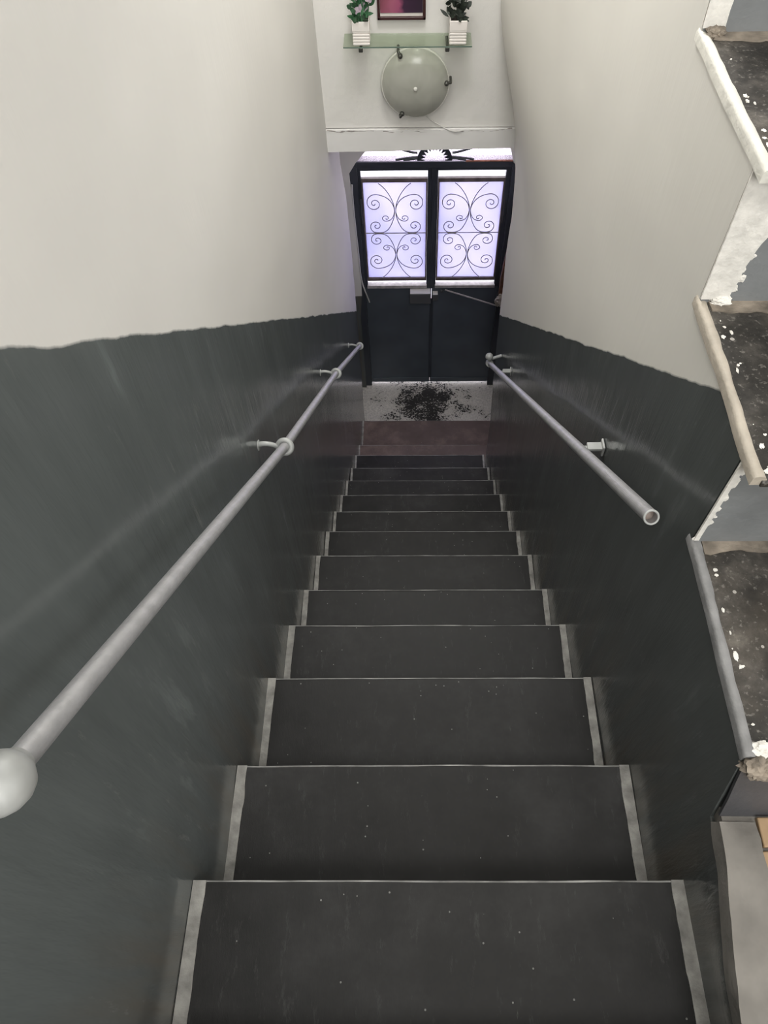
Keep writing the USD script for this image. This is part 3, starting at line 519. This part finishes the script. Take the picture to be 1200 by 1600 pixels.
shelf = thing('glass_shelf', 'greenish glass wall shelf above the round lamp carrying two pots', 'shelf')
SZ = 3.246
sg = obj('glass_plate', bx(-0.327, 0.210, 3.281, 3.397, SZ - .006, SZ), 'glass_shelf', shelf)
obj('glass_edge', bx(-0.327, 0.210, 3.2795, 3.2812, SZ - .0058, SZ - .0012), 'glass_edge', sg)
for x in (-0.255, 0.108):
    b = obj('bracket', cat_(bx(x - .009, x + .009, 3.285, 3.30, SZ - .026, SZ - .0085, .003), bx(x - .006, x + .006, 3.295, 3.398, SZ - .022, SZ - .011, .003)), 'lamp_metal', shelf)

def potted(label, x, green, petal, leafmat, seed):
    r = np.random.default_rng(seed); t = thing('potted_plant', label, 'plant')
    y0, y1 = 3.287, 3.355; x0, x1 = x - .034, x + .034; z0, z1 = SZ + .001, SZ + .090
    body = [bx(x0 + .002, x1 - .002, y0 + .002, y1 - .002, z0, z1 - .03)]
    o = m3.Manifold.batch_hull([m3.Manifold.sphere(.002, 8).translate([a, b, c]) for a in (x0, x1) for b in (y0, y1) for c in (z1 - .034, z1 - .002)]) - m3.Manifold.cube([x1 - x0 - .006, y1 - y0 - .006, .03]).translate([x0 + .003, y0 + .003, z1 - .022])
    g = o.to_mesh(); body.append(trimesh.Trimesh(g.vert_properties[:, :3], g.tri_verts, process=False))
    pot = obj('pot', cat_(*body), 'pot_white', t)
    for k in range(5): obj('rib', bx(x0 - .001, x1 + .001, y0 - .001, y1 + .001, z0 + .002 + .0115 * k, z0 + .0095 + .0115 * k, .0015), 'pot_white', pot)
    obj('soil', bx(x0 + .004, x1 - .004, y0 + .004, y1 - .004, z1 - .021, z1 - .008), 'soil', t)
    ms, pm_ = [], []
    for k in range(7):
        b = np.array([x + r.uniform(-.02, .02), (y0 + y1) / 2 + r.uniform(-.02, .02), z1 - .012]); e = b + [r.uniform(-.04, .04), r.uniform(-.035, .02), r.uniform(.08, .17)]
        ms.append(tube(spline([b, (b + e) / 2 + [0, 0, .02], e], 8), .0018, 5))
    obj('stem', cat_(*ms), leafmat, t)
    ms = []
    def leaf(c, L, W_, dirv):
        s = np.linspace(0, 1, 5); w = W_ * np.sin(np.pi * np.clip(s * .92 + .04, 0, 1)); dirv = dirv / np.linalg.norm(dirv); sd = np.cross(dirv, [0, -1, .3]); sd /= np.linalg.norm(sd) + 1e-9
        nrm = np.cross(sd, dirv); V = []
        for q_, ww in zip(s, w): V += [c + dirv * L * q_ - nrm * .2 * L * q_ * q_ + sd * ww, c + dirv * L * q_ - nrm * .2 * L * q_ * q_ - sd * ww]
        F = []
        for q_ in range(4): F += [[2 * q_, 2 * q_ + 1, 2 * q_ + 3], [2 * q_, 2 * q_ + 3, 2 * q_ + 2]]
        return trimesh.Trimesh(V, F, process=False)
    for k in range(70):
        c = np.array([x + r.normal(0, .018), (y0 + y1) / 2 + r.normal(0, .014) - .005, z1 - .01 + abs(r.normal(.03, .04))])
        ms.append(leaf(c, r.uniform(.025, .045), r.uniform(.006, .012), np.array([r.normal(0, .6), r.normal(-.3, .5), r.uniform(.1, 1)])))
    obj('foliage', cat_(*ms), leafmat, t, smooth=False, kind='stuff')
    for k in range(7):
        c = np.array([x + r.uniform(-.05, .045), (y0 + y1) / 2 + r.uniform(-.03, .01), z1 + r.uniform(.03, .15)])
        obj('flower', cat_(*[leaf(c, .020, .009, np.array([math.cos(a), -.3, math.sin(a)])) for a in np.linspace(0, 2 * math.pi, 6)[:5]]), petal, t, smooth=False)
potted('white ribbed pot with green leaves and mauve flowers, left on the glass shelf', -0.250, 1, 'petal_mauve', 'leaf_green', 5)
potted('white ribbed pot with dark leaves and white flowers, right on the glass shelf', 0.150, 0, 'petal_white', 'leaf_dark', 9)

pic = thing('picture_frame', 'dark framed picture in pink and purple hanging above the glass shelf', 'picture')
X0, X1, Z0, Z1 = -0.183, 0.017, 3.303, 3.563
fw = 0.011
obj('frame', cat_(bx(X0, X1, 3.378, 3.398, Z0, Z0 + fw, .002), bx(X0, X1, 3.378, 3.398, Z1 - fw, Z1, .002), bx(X0, X0 + fw, 3.378, 3.398, Z0, Z1, .002), bx(X1 - fw, X1, 3.378, 3.398, Z0, Z1, .002)), 'frame_wood', pic)
mo = obj('mount', bx(X0 + fw - .002, X1 - fw + .002, 3.389, 3.394, Z0 + fw - .002, Z1 - fw + .002), 'mount', pic)
obj('print', bx(X0 + fw + .001, X1 - fw - .001, 3.3865, 3.3895, Z0 + fw + .013, Z1 - fw - .01), 'print', mo)
